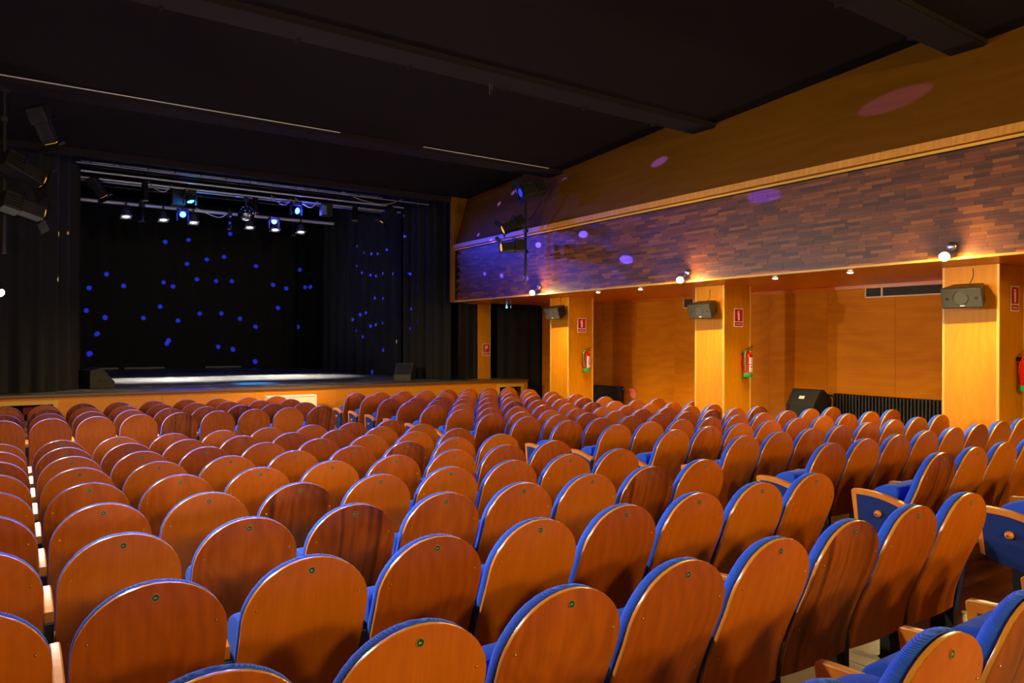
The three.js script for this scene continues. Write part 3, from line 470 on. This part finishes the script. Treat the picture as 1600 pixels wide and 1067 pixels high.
function vent(z0, z1, up0, up1, label) {
  const t = thing('air_vent', label, 'air vent', null, 0, 'air vents under the soffit'), h = up1 - up0, L = z1 - z0, c = at(WALLX - 0.012, (up0 + up1) / 2, (z0 + z1) / 2); t.position.copy(c);
  mesh('frame', merge([box(0.03, 0.022, L, 0, -h / 2, 0), box(0.03, 0.022, L, 0, h / 2, 0), box(0.03, h, 0.022, 0, 0, -L / 2), box(0.03, h, 0.022, 0, 0, L / 2), box(0.02, h, 0.03, 0, 0, -L / 2 + 0.28)]), plain(0xc9b28a, 0.5), t);
  mesh('backing', box(0.004, h, L, 0.008, 0, 0), M.black, t);
  for (let k = 0; k < 7; k++) { const s = mesh('slat', box(0.02, 0.004, L - 0.03), plain(0x5a5048, 0.5), t, [0, -h / 2 + (k + 0.7) * h / 7.4, 0]); s.rotation.z = 0.5; }
}
vent(5.35, 6.92, 0.775, 0.955, 'long pale framed air vent at the top of the right wall'); vent(10.75, 11.02, 0.745, 0.935, 'small air vent beside the middle wooden column');
{
  const fy = floorY(7.6), t = thing('stage_speaker', 'tall black loudspeaker box with a sloping top beside the long radiator', 'loudspeaker', v3(11.42, fy, -7.62));
  const h = EYE - 0.815 - fy, s = new THREE.Shape(); s.moveTo(-0.26, 0.0); s.lineTo(0.26, 0.0); s.lineTo(0.26, h - 0.16); s.lineTo(0.04, h); s.lineTo(-0.06, h); s.lineTo(-0.26, h - 0.26); s.closePath();
  mesh('cabinet', new THREE.ExtrudeGeometry(s, { depth: 0.52, bevelEnabled: true, bevelThickness: 0.01, bevelSize: 0.008, bevelSegments: 2 }).translate(0, 0, -0.26), M.black, t);
  mesh('grille', rbox(0.015, h - 0.42, 0.46, 0.005, -0.27, (h - 0.36) / 2, 0), plain(0x121110, 0.8), t);
  const p = mesh('paper_note', box(0.002, 0.06, 0.10), M.white, t); p.position.set(-0.172, h - 0.13, -0.02); p.rotation.z = -0.66;
}
// ------------------------------------------------------------------ exit marker, white box
{
  const t = thing('exit_sign', 'tiny lit exit sign at the top of the black exit curtain', 'exit sign', at(10.86, 0.93, 16.18));
  mesh('case', rbox(0.30, 0.14, 0.04, 0.006), M.black, t); const glow = new THREE.MeshStandardMaterial({ color: 0x9fe8ff, emissive: new THREE.Color(0.4, 0.85, 1), emissiveIntensity: 0.9 });
  mesh('lit_figure', merge([box(0.05, 0.05, 0.004, -0.07, -0.005, 0.022), box(0.07, 0.02, 0.004, -0.07, -0.035, 0.022), box(0.03, 0.03, 0.004, -0.07, 0.035, 0.022)]), glow, t); mesh('lit_arrow', box(0.012, 0.06, 0.004, 0.06, -0.005, 0.022), glow, t);
}
{
  const fy = floorY(15), t = thing('convector', 'low white convector heater in front of the stage', 'heater', v3(4.86, fy, -15.55)), h = EYE - 1.165 - fy;
  mesh('cover', rbox(1.05, h, 0.22, 0.012, 0, h / 2, 0), M.white, t); for (let k = 0; k < 24; k++) mesh('slot', box(0.028, 0.012, 0.004, -0.47 + k * 0.041, h - 0.035, 0.111), plain(0x77736c, 0.7), t);
  mesh('foot_plinth', box(1.12, 0.05, 0.2, 0.03, 0.025, 0), M.white, t);
}
{
  const t = thing('folding_chair', 'red chair with white cushion stored inside the left stage hatch', 'chair', v3(0.30, floorY(16), -16.25));
  mesh('seat', rbox(0.42, 0.05, 0.4, 0.015, 0, 0.44, 0), M.white, t); mesh('backrest', rbox(0.40, 0.16, 0.03, 0.014, 0, 0.66, -0.2), plain(0xa01408, 0.6), t);
  for (const a of [-0.18, 0.18]) { mesh('leg', rod(v3(a, 0, 0.18), v3(a, 0.44, 0.16), 0.012), M.steel, t); mesh('leg', rod(v3(a, 0, -0.2), v3(a, 0.72, -0.2), 0.012), M.steel, t); }
}

// ------------------------------------------------------------------ stage rig
const P1 = 21.7, P2 = 18.7, P3 = 17.2;
const pipeMat = plain(0xc4c4c6, 0.35, { metalness: 0.3 }), pipeDark = plain(0x1c1c1e, 0.45, { metalness: 0.5 });
function pipe(x0, x1, up, z, r, mat, label) { const m = mesh('rig_pipe', new THREE.CylinderGeometry(r, r, x1 - x0, 12).rotateZ(Math.PI / 2), mat, scene); m.position.copy(at((x0 + x1) / 2, up, z)); tag(m, label, 'pipe', 'pipes of the stage lighting rig'); }
pipe(-0.4, 8.07, 3.60, P1, 0.045, pipeMat, 'lowest and thickest silver pipe of the stage rig, carrying round lamps');
pipe(-0.4, 8.9, 3.60, P2, 0.024, pipeMat, 'silver middle pipe of the stage rig with the mirror ball');
pipe(-0.2, 9.0, 3.60, P3, 0.014, pipeMat, 'thin bright pipe at the top of the stage rig');
pipe(-0.4, 8.9, 3.92, P2 + 0.3, 0.022, pipeDark, 'dark upper pipe above the mirror ball'); pipe(-0.4, 8.9, 3.70, 20.0, 0.022, pipeDark, 'dark pipe between the middle and lowest rig pipes'); pipe(-0.4, 8.9, 3.95, 20.6, 0.022, pipeDark, 'dark high pipe behind the rig ladder'); pipe(-0.4, 8.9, 4.1, P1 + 0.4, 0.022, pipeDark, 'dark rearmost pipe of the stage rig');
function ladderTruss(x0, x1, up, z, label) {
  const t = thing('lighting_truss', label, 'truss', at(x0, up, z), 0, 'ladder trusses of the stage rig'), L = x1 - x0;
  for (const y of [0, 0.42]) mesh('chord', new THREE.CylinderGeometry(0.02, 0.02, L, 10).rotateZ(Math.PI / 2), pipeMat, t, [L / 2, y, 0]);
  for (let k = 0; k <= Math.floor(L / 0.55); k++) mesh('rung', rod(v3(0.05 + k * 0.55, 0, 0), v3(0.05 + k * 0.55, 0.42, 0), 0.011), pipeDark, t);
}
ladderTruss(-0.4, 8.6, 3.66, 19.3, 'ladder truss across the stage above the mirror ball'); ladderTruss(-0.4, 8.6, 3.58, 17.9, 'front ladder truss of the stage rig');
const canMat = plain(0x6c6c70, 0.3, { metalness: 0.7 });
function parCan(x, label, lit) {
  const t = thing('stage_lamp', label, 'stage lamp', at(x, 3.60, P1), 0, 'round stage lamps on the lowest pipe'), aim = at(4.7 + (x - 4.7) * 0.9, ST, 20.4), p0 = v3(0, -0.30, 0.04);
  const d = aim.clone().sub(t.position).sub(p0).normalize(), h = new THREE.Group(); h.name = 'lamp_head'; h.position.copy(p0); h.quaternion.setFromUnitVectors(v3(0, -1, 0), d); t.add(h);
  mesh('can', new THREE.LatheGeometry([[0, 0.19], [0.05, 0.185], [0.085, 0.13], [0.105, 0.04], [0.11, -0.06], [0.104, -0.06], [0.1, 0.0]].map((q) => new THREE.Vector2(...q)), 20), canMat, h);
  mesh('lens', cyl(0.1, 0.1, 0.01, 24), M.glowWhite, h, [0, -0.035, 0]);
  const fr = new THREE.Shape(); fr.moveTo(-0.135, -0.135); fr.lineTo(0.135, -0.135); fr.lineTo(0.135, 0.135); fr.lineTo(-0.135, 0.135); fr.closePath(); const ho = new THREE.Path(); ho.absarc(0, 0, 0.1, 0, 6.283); fr.holes.push(ho);
  mesh('gel_frame', new THREE.ExtrudeGeometry(fr, { depth: 0.006, bevelEnabled: false, curveSegments: 16 }).rotateX(Math.PI / 2), pipeMat, h, [0, -0.06, 0]);
  mesh('yoke', tube([v3(-0.13, -0.30, 0.02), v3(-0.13, -0.12, 0), v3(0, -0.06, 0), v3(0.13, -0.12, 0), v3(0.13, -0.30, 0.02)], 0.010), pipeDark, t); mesh('clamp', box(0.05, 0.10, 0.09, 0, -0.02, 0), pipeDark, t);
  spot(t, p0.clone().addScaledVector(d, 0.09), aim, WHITE, PAR, 0.37, 0.8, 4);
}
[[2.38, 'first'], [3.28, 'second'], [4.04, 'third'], [5.55, 'fourth'], [6.28, 'fifth'], [7.04, 'sixth']].forEach(([x, n]) => parCan(x, `round white-faced stage lamp, ${n} from the left on the lowest pipe`));
function movingHead(x, up, z, hang, label, aim, power, color, angle) {
  const t = thing('moving_light', label, 'stage lamp', at(x, up, z), 0, 'blue glowing moving lights of the stage rig');
  mesh('base', rbox(0.26, 0.10, 0.22, 0.012, 0, hang - 0.08, 0), M.black, t); mesh('yoke', merge([box(0.03, 0.26, 0.10, -0.14, hang - 0.24, 0), box(0.03, 0.26, 0.10, 0.14, hang - 0.24, 0), box(0.30, 0.03, 0.10, 0, hang - 0.13, 0)]), M.black, t);
  const d = aim.clone().sub(t.position).normalize(), h = new THREE.Group(); h.name = 'lamp_head'; h.quaternion.setFromUnitVectors(v3(0, -1, 0), d); t.add(h);
  mesh('head_shell', new THREE.LatheGeometry([[0, 0.15], [0.07, 0.14], [0.10, 0.06], [0.10, -0.05], [0.085, -0.06], [0.08, -0.04]].map((q) => new THREE.Vector2(...q)), 18), M.black, h);
  mesh('lens', new THREE.SphereGeometry(0.075, 16, 10).scale(1, 0.5, 1), M.glowBlue, h, [0, -0.045, 0]);
  mesh('status_led', box(0.012, 0.012, 0.004, -0.09, hang - 0.06, 0.112), new THREE.MeshStandardMaterial({ color: 0xff2020, emissive: new THREE.Color(1, 0.05, 0.05), emissiveIntensity: 2 }), t);
  spot(t, d.clone().multiplyScalar(0.11), aim, color, power, angle, 0.7, 3);
  const spill = new THREE.PointLight(color, 3.5, 0, 2); spill.position.copy(d).multiplyScalar(0.14); spill.castShadow = true; spill.shadow.radius = 3; spill.name = 'lens_light'; t.add(spill);
}
movingHead(3.41, 3.35, P2, 0.25, 'moving light with a cyan lens beside the hanging black speaker', at(4.6, ST, 17.5), 260, CYAN, 0.14);
movingHead(5.95, 3.35, P2, 0.25, 'moving light with a cyan lens right of the mirror ball', at(9.1, 1.7, 13.2), WASH * 0.9, BLUE, 0.36);
movingHead(3.70, 3.40, P1 - 0.4, 0.18, 'moving light with a cyan lens hung low above the third round lamp', at(3.4, -0.4, 11.5), WASH * 3, BLUE, 0.45);
movingHead(6.12, 3.44, P1 - 0.45, 0.14, 'moving light with a violet lens above the fifth round lamp', at(6.0, -0.3, 9.0), WASH * 6, new THREE.Color(0.12, 0.1, 1), 0.40);
{
  const t = thing('hanging_speaker', 'black loudspeaker box hanging in the stage rig beside the blue lights', 'loudspeaker', at(3.20, 3.50, P2 + 0.36));
  mesh('cabinet', rbox(0.30, 0.52, 0.30, 0.015), M.black, t); mesh('grille', rbox(0.26, 0.46, 0.01, 0.004, 0, 0, 0.15), plain(0x10161c, 0.8), t); mesh('hanger', rod(v3(0, 0.26, 0), v3(0, 0.5, 0), 0.012), M.blackMetal, t);
}
function profileLamp(pos, dir, label, size = 1, group = 'black profile lamps', glow = true, beam = null) {   // theatre spot with a square front, colour frame and barn doors
  const t = thing('profile_lamp', label, 'stage lamp', pos, 0, group), h = new THREE.Group(); h.name = 'lamp_body'; h.quaternion.setFromUnitVectors(v3(0, 0, -1), dir.clone().normalize()); h.scale.setScalar(size); t.add(h);
  mesh('housing', merge([rbox(0.24, 0.26, 0.24, 0.02, 0, 0, 0.14), rbox(0.19, 0.20, 0.34, 0.02, 0, -0.005, -0.10)]), M.black, h);
  for (let k = 0; k < 4; k++) mesh('cooling_fin', box(0.246, 0.012, 0.20, 0, 0.06 - k * 0.045, 0.14), M.blackMetal, h);
  mesh('front_frame', merge([box(0.27, 0.02, 0.02, 0, 0.125, -0.28), box(0.27, 0.02, 0.02, 0, -0.125, -0.28), box(0.02, 0.27, 0.02, -0.125, 0, -0.28), box(0.02, 0.27, 0.02, 0.125, 0, -0.28)]), M.blackMetal, h);
  const l = mesh('barn_door', box(0.25, 0.14, 0.006), M.black, h, [0, 0.19, -0.32]); l.rotation.x = -0.6; const l2 = mesh('barn_door', box(0.25, 0.14, 0.006), M.black, h, [0, -0.19, -0.32]); l2.rotation.x = 0.6;
  mesh('lens', cyl(0.085, 0.085, 0.012, 20).rotateX(Math.PI / 2), glow ? M.glowAmber : M.steel, h, [0, 0, -0.272]);
  mesh('yoke', tube([v3(-0.15, 0, 0.05), v3(-0.15, 0.14, 0.05), v3(0, 0.20, 0.05), v3(0.15, 0.14, 0.05), v3(0.15, 0, 0.05)], 0.010), M.blackMetal, h);
  if (beam) spot(t, dir.clone().normalize().multiplyScalar(0.42 * size), beam, WARM, FRONT, 0.42, 0.9, 3);
  return t;
}
// lamps on the rig
profileLamp(at(1.48, 3.42, P2), v3(0.55, -0.75, -0.2), 'amber edged lamp at the left end of the stage rig', 0.9);
profileLamp(at(8.01, 3.30, 17.6), v3(-0.55, -0.8, -0.25), 'amber edged lamp at the right end of the stage rig', 0.9);
function tubeLamp(x, up, z, len, label) { const t = thing('profile_lamp', label, 'stage lamp', at(x, up, z), 0, 'upright tube shaped stage lamps'); mesh('barrel', cyl(0.07, 0.075, len, 16), plain(0x2a2018, 0.2, { metalness: 0.7 }), t); mesh('rear_cap', cyl(0.085, 0.085, 0.14, 16), M.black, t, [0, len / 2 + 0.05, 0]); mesh('front_ring', new THREE.TorusGeometry(0.078, 0.010, 8, 20).rotateX(Math.PI / 2), M.brass, t, [0, -len / 2, 0]); mesh('clamp', box(0.05, 0.16, 0.06, 0, len / 2 + 0.16, 0), M.blackMetal, t); }
tubeLamp(2.44, 3.42, P2, 0.42, 'upright brass-lit tube lamp left of the hanging black speaker'); tubeLamp(2.76, 3.36, P1, 0.40, 'upright tube lamp between the first two round lamps'); tubeLamp(5.02, 3.44, P2 + 0.35, 0.40, 'upright tube lamp just right of the mirror ball'); tubeLamp(5.0, 3.34, P1, 0.36, 'upright tube lamp left of the fourth round lamp'); tubeLamp(6.95, 3.36, P1 + 0.38, 0.34, 'upright tube lamp beside the sixth round lamp'); tubeLamp(7.55, 3.42, P2, 0.36, 'dark upright tube lamp near the right end of the rig');
{ const t = thing('flood_lamp', 'black flood lamp with a blue lit flap right of the moving lights', 'stage lamp', at(6.75, 3.45, P2)); mesh('body', rbox(0.30, 0.34, 0.22, 0.02), M.black, t); const f = mesh('flap', box(0.16, 0.24, 0.008, -0.20, -0.04, 0.12), plain(0x6f86b0, 0.5), t); f.rotation.y = 0.5; mesh('hanger', rod(v3(0, 0.17, 0), v3(0, 0.4, 0), 0.012), M.blackMetal, t); }
// cables sagging in the rig
[[2.5, 3.0, P2, 'left'], [4.1, 5.0, P1, 'beside the third round lamp'], [5.3, 5.8, P2, 'right of the mirror ball'], [5.9, 6.5, P2, 'above the violet moving light'], [6.6, 8.2, P3, 'along the right end']].forEach(([a, b, z, w], k) => tag(mesh('rig_cable', tube([at(a, 3.66, z - 0.06), at(a * 0.7 + b * 0.3, 3.50 + (k % 2) * 0.04, z - 0.08), at(a * 0.3 + b * 0.7, 3.46, z - 0.07), at(b, 3.64, z - 0.06)], 0.012, 28), k % 2 ? M.white : plain(0x9a9a98, 0.5), scene), `pale cable sagging in the stage rig ${w === 'left' ? 'beside the left tube lamp' : w}`, 'cable', 'cables in the stage rig'));

// mirror ball: facets on a sphere; its facets throw the blue flecks
{
  const C = at(4.706, 3.146, P2), R = 0.20, t = thing('mirror_ball', 'round mirror ball of small facets hanging over the stage', 'mirror ball', C);
  const mirror = new THREE.MeshStandardMaterial({ color: 0xf2f2f4, metalness: 1, roughness: 0.06 });
  mesh('core', new THREE.SphereGeometry(R - 0.004, 24, 16), M.black, t);
  const facets = []; for (let r = 0; r < 17; r++) { const lat = -1.5 + 3.0 * (r + 0.5) / 17, n = Math.max(4, Math.round(36 * Math.cos(lat))); for (let k = 0; k < n; k++) { const lon = (k / n) * 6.283; const g = box(Math.min(0.032, R * Math.cos(lat) * 6.283 / n - 0.002), 0.032, 0.006); g.rotateX(-lat); g.rotateY(lon); const d = v3(Math.sin(lon) * Math.cos(lat), Math.sin(lat), Math.cos(lon) * Math.cos(lat)).multiplyScalar(R); facets.push(g.translate(d.x, d.y, d.z)); } }
  const f = mesh('mirror_facets', merge(facets), mirror, t); f.userData.kind = 'stuff';
  mesh('motor', cyl(0.06, 0.06, 0.10, 14), M.black, t, [0, 0.36, 0]); mesh('chain', rod(v3(0, R, 0), v3(0, 0.46, 0), 0.006), M.steel, t);
  const fleck = (list, color, power, half) => list.forEach(([x, y, z]) => { const T = at(x, y, z), d = T.clone().sub(C), L = d.length(); d.normalize(); spot(t, d.clone().multiplyScalar(R + 0.03), T, color, power * Math.max(0.5, L * L / 60), half * (0.85 + 0.3 * rnd()), 0.25, 0.2); });
  const back = [[2.54,2.23],[2.04,1.75],[3.05,1.86],[1.96,1.00],[2.50,0.78],[3.65,0.78],[2.26,0.22],[2.06,-0.42],[4.39,-0.08],[4.45,0.03],[4.33,3.45],[5.08,3.58],[5.64,3.74],[5.03,2.73],[5.69,2.93],[6.28,3.06],[4.28,2.04],[4.58,1.91],[5.36,2.20],[6.01,2.17],[6.55,2.19],[4.17,1.19],[4.74,0.71],[5.46,0.99],[6.19,1.01],[6.84,0.84],[6.09,-0.20],[6.60,-0.30],[5.67,4.29],[6.49,3.91],[7.41,2.80],[7.40,0.55],[8.04,2.13],[8.23,1.26],[7.39,-0.74],[8.53,2.02],[9.06,0.39],[9.14,2.67],[9.42,1.91],[9.72,1.84]].map((p) => [...p, 28.0]);
  const side = [[8.83,2.95,21.60],[8.89,2.72,21.24],[8.95,2.66,20.88],[9.01,2.63,20.52],[9.09,2.71,20.05],[8.82,2.33,21.61],[8.87,2.11,21.36],[8.94,2.02,20.92],[9.00,1.96,20.58],[9.06,2.01,20.22],[9.13,2.00,19.81],[8.99,1.29,20.63],[9.06,1.26,20.20],[8.86,0.80,21.43],[8.91,0.84,21.09],[8.78,0.67,21.88],[8.94,0.47,20.91],[9.00,0.48,20.57],[9.06,0.52,20.22],[8.82,0.28,21.62],[8.88,0.12,21.31],[9.07,-0.29,20.18],[8.96,-0.91,20.84]];
  const leg = [[8.79,1.87,18.09],[8.92,1.43,17.71],[8.85,0.87,17.92],[8.80,0.41,18.07],[8.94,0.50,17.68],[8.73,3.43,18.24],[8.76,2.86,18.18]];
  const upper = [[9.45,3.42,13.9],[9.4,3.24,14.4],[9.2,2.56,15.0],[9.35,3.16,11.6],[9.45,3.35,11.95],[9.38,3.18,9.2]], wall = [[9.12,2.31,14.20],[9.12,2.10,11.05],[9.12,1.50,9.83],[9.12,2.05,12.52],[9.12,1.60,14.65],[9.12,1.50,13.92],[9.12,1.38,12.97]];
  fleck(upper, new THREE.Color(0.10, 0.05, 1), FLECK * 9, 0.0075);
  const rig = []; for (let k = 0; k < 34; k++) { const [y, z] = [[3.66, 19.3], [4.08, 19.3], [3.58, 17.9], [4.0, 17.9], [3.60, 17.2], [3.60, 21.7], [3.92, 19.0], [3.70, 20.0], [3.95, 20.6], [4.1, 22.1]][k % 10]; rig.push([range(3.6, 7.6), y + range(-0.01, 0.01), z]); }
  fleck(rig, BLUE, FLECK * 0.25, 0.02);
  fleck(back, BLUE, FLECK * 14, 0.0085); fleck(side, BLUE, FLECK * 22, 0.0095); fleck(leg, BLUE, FLECK * 22, 0.0105); fleck(wall, new THREE.Color(0.10, 0.06, 1), FLECK * 3.2, 0.0075);
  fleck([[9.12, 2.17, 6.91], [9.38, 3.13, 5.0], [11.98, -1.20, 12.64]], new THREE.Color(0.20, 0.05, 1), FLECK * 3, 0.010); fleck([[0.79, 2.10, 16.9], [0.98, 1.33, 16.9]], new THREE.Color(1, 0.5, 0.03), FLECK * 9, 0.013);
}

// lighting poles in front of the stage, with black profile lamps
for (const [x, s, word] of [[8.9, -1, 'right'], [-0.15, 1, 'left']]) {
  const t = thing('lighting_pole', s < 0 ? 'thin black vertical pole with lamps in front of the parquet band' : 'thin black pole with lamps at the left edge', 'pole', at(x, 1.22, 12.62), 0, 'lamp poles hanging from the far beam');
  mesh('tube', rod(v3(0, 0, 0), v3(0, 2.30, 0), 0.028, 12), M.black, t); mesh('flange', box(0.14, 0.02, 0.14, 0, 2.30, 0), M.black, t); for (const y of [0.68, 1.12, 1.9]) mesh('clamp', box(0.08, 0.07, 0.08, 0, y, 0), M.blackMetal, t);
  if (s < 0) mesh('cable', tube([v3(0.05, 2.2, 0.02), v3(0.30, 2.1, 0.03), v3(0.36, 1.8, 0.03), v3(0.2, 1.5, 0.03), v3(0.04, 1.35, 0.02)], 0.008), M.black, t);
}
profileLamp(at(8.92, 3.17, 12.40), v3(-0.9, -0.28, -0.2), 'topmost black lamp on the pole before the parquet band', 1.05, 'black lamps on the hanging poles', false);
profileLamp(at(8.58, 2.43, 12.60), v3(-0.85, -0.42, -0.35), 'middle black lamp on the pole before the parquet band', 0.92, 'black lamps on the hanging poles');
profileLamp(at(8.56, 1.98, 12.60), v3(-0.95, -0.12, -0.3), 'lowest black lamp on the pole before the parquet band', 0.92, 'black lamps on the hanging poles', true, v3(3.0, 0.1, -15.9));
profileLamp(at(0.31, 3.13, 12.62), v3(0.35, -0.8, -0.3), 'black lamp with an amber front hanging from the far beam at the left', 1.0, 'black lamps on the hanging poles');
profileLamp(at(0.06, 2.39, 12.38), v3(0.8, -0.4, -0.35), 'upper black lamp with amber glints on the left pole', 1.05, 'black lamps on the hanging poles');
profileLamp(at(0.06, 1.87, 12.38), v3(0.9, -0.25, -0.3), 'lower black lamp with amber glints on the left pole', 1.0, 'black lamps on the hanging poles', true, v3(7.5, 0.1, -15.9));

// ------------------------------------------------------------------ things on the stage
function wedge(x, z, turn, mat, label) {
  const t = thing('stage_monitor', label, 'loudspeaker', at(x, ST, z), turn, 'wedge monitors on the stage'), s = new THREE.Shape(); s.moveTo(-0.24, 0); s.lineTo(0.24, 0); s.lineTo(0.24, 0.12); s.lineTo(-0.02, 0.42); s.lineTo(-0.24, 0.36); s.closePath();
  mesh('cabinet', new THREE.ExtrudeGeometry(s, { depth: 0.44, bevelEnabled: true, bevelThickness: 0.01, bevelSize: 0.008, bevelSegments: 2 }).translate(0, 0.008, -0.22), mat, t);
  const g = mesh('grille', rbox(0.012, 0.34, 0.38, 0.004), plain(0x181818, 0.7), t); g.position.set(0.115, 0.28, 0); g.rotation.z = Math.atan2(0.26, 0.30);
  mesh('handle', merge([rbox(0.12, 0.05, 0.02, 0.006, 0, 0.16, 0.232)]), M.black, t);
}
wedge(1.40, 17.45, 0.35, M.black, 'black wedge monitor at the foot of the left velvet curtain'); wedge(8.40, 17.35, -2.3, plain(0x2c2c2c, 0.6), 'grey wedge monitor tilted beside the right velvet curtain');
for (const [x0, x1, l] of [[2.2, 2.85, 'short'], [3.02, 4.26, 'middle'], [5.58, 6.83, 'right']]) { const t = thing('light_batten', `${l === 'short' ? 'shorter left' : l === 'middle' ? 'middle' : 'right'} thin grey light batten lying before the back cloth`, 'light batten', at((x0 + x1) / 2, ST, 27.75), 0, 'battens on the stage floor'); mesh('body', rbox(x1 - x0, 0.07, 0.08, 0.01, 0, 0.045, 0), plain(0x6a6a6a, 0.5), t); mesh('foot', box(0.06, 0.02, 0.12, -(x1 - x0) / 2 + 0.1, 0.01, 0), M.black, t); mesh('foot', box(0.06, 0.02, 0.12, (x1 - x0) / 2 - 0.1, 0.01, 0), M.black, t); }
{ const t = thing('microphone_stand', 'thin dark microphone stand before the right side curtains', 'stand', at(8.72, ST, 18.55)); mesh('tripod_base', merge([0, 2.09, 4.19].map((a) => rod(v3(0, 0.10, 0), v3(0.25 * Math.cos(a), 0.01, 0.25 * Math.sin(a)), 0.009))), M.black, t); mesh('pole', rod(v3(0, 0.08, 0), v3(0, 0.95, 0), 0.010), M.black, t); mesh('microphone', cyl(0.018, 0.014, 0.10, 12), M.steel, t, [0, 0.99, 0]); }

renderer.render(scene, camera);
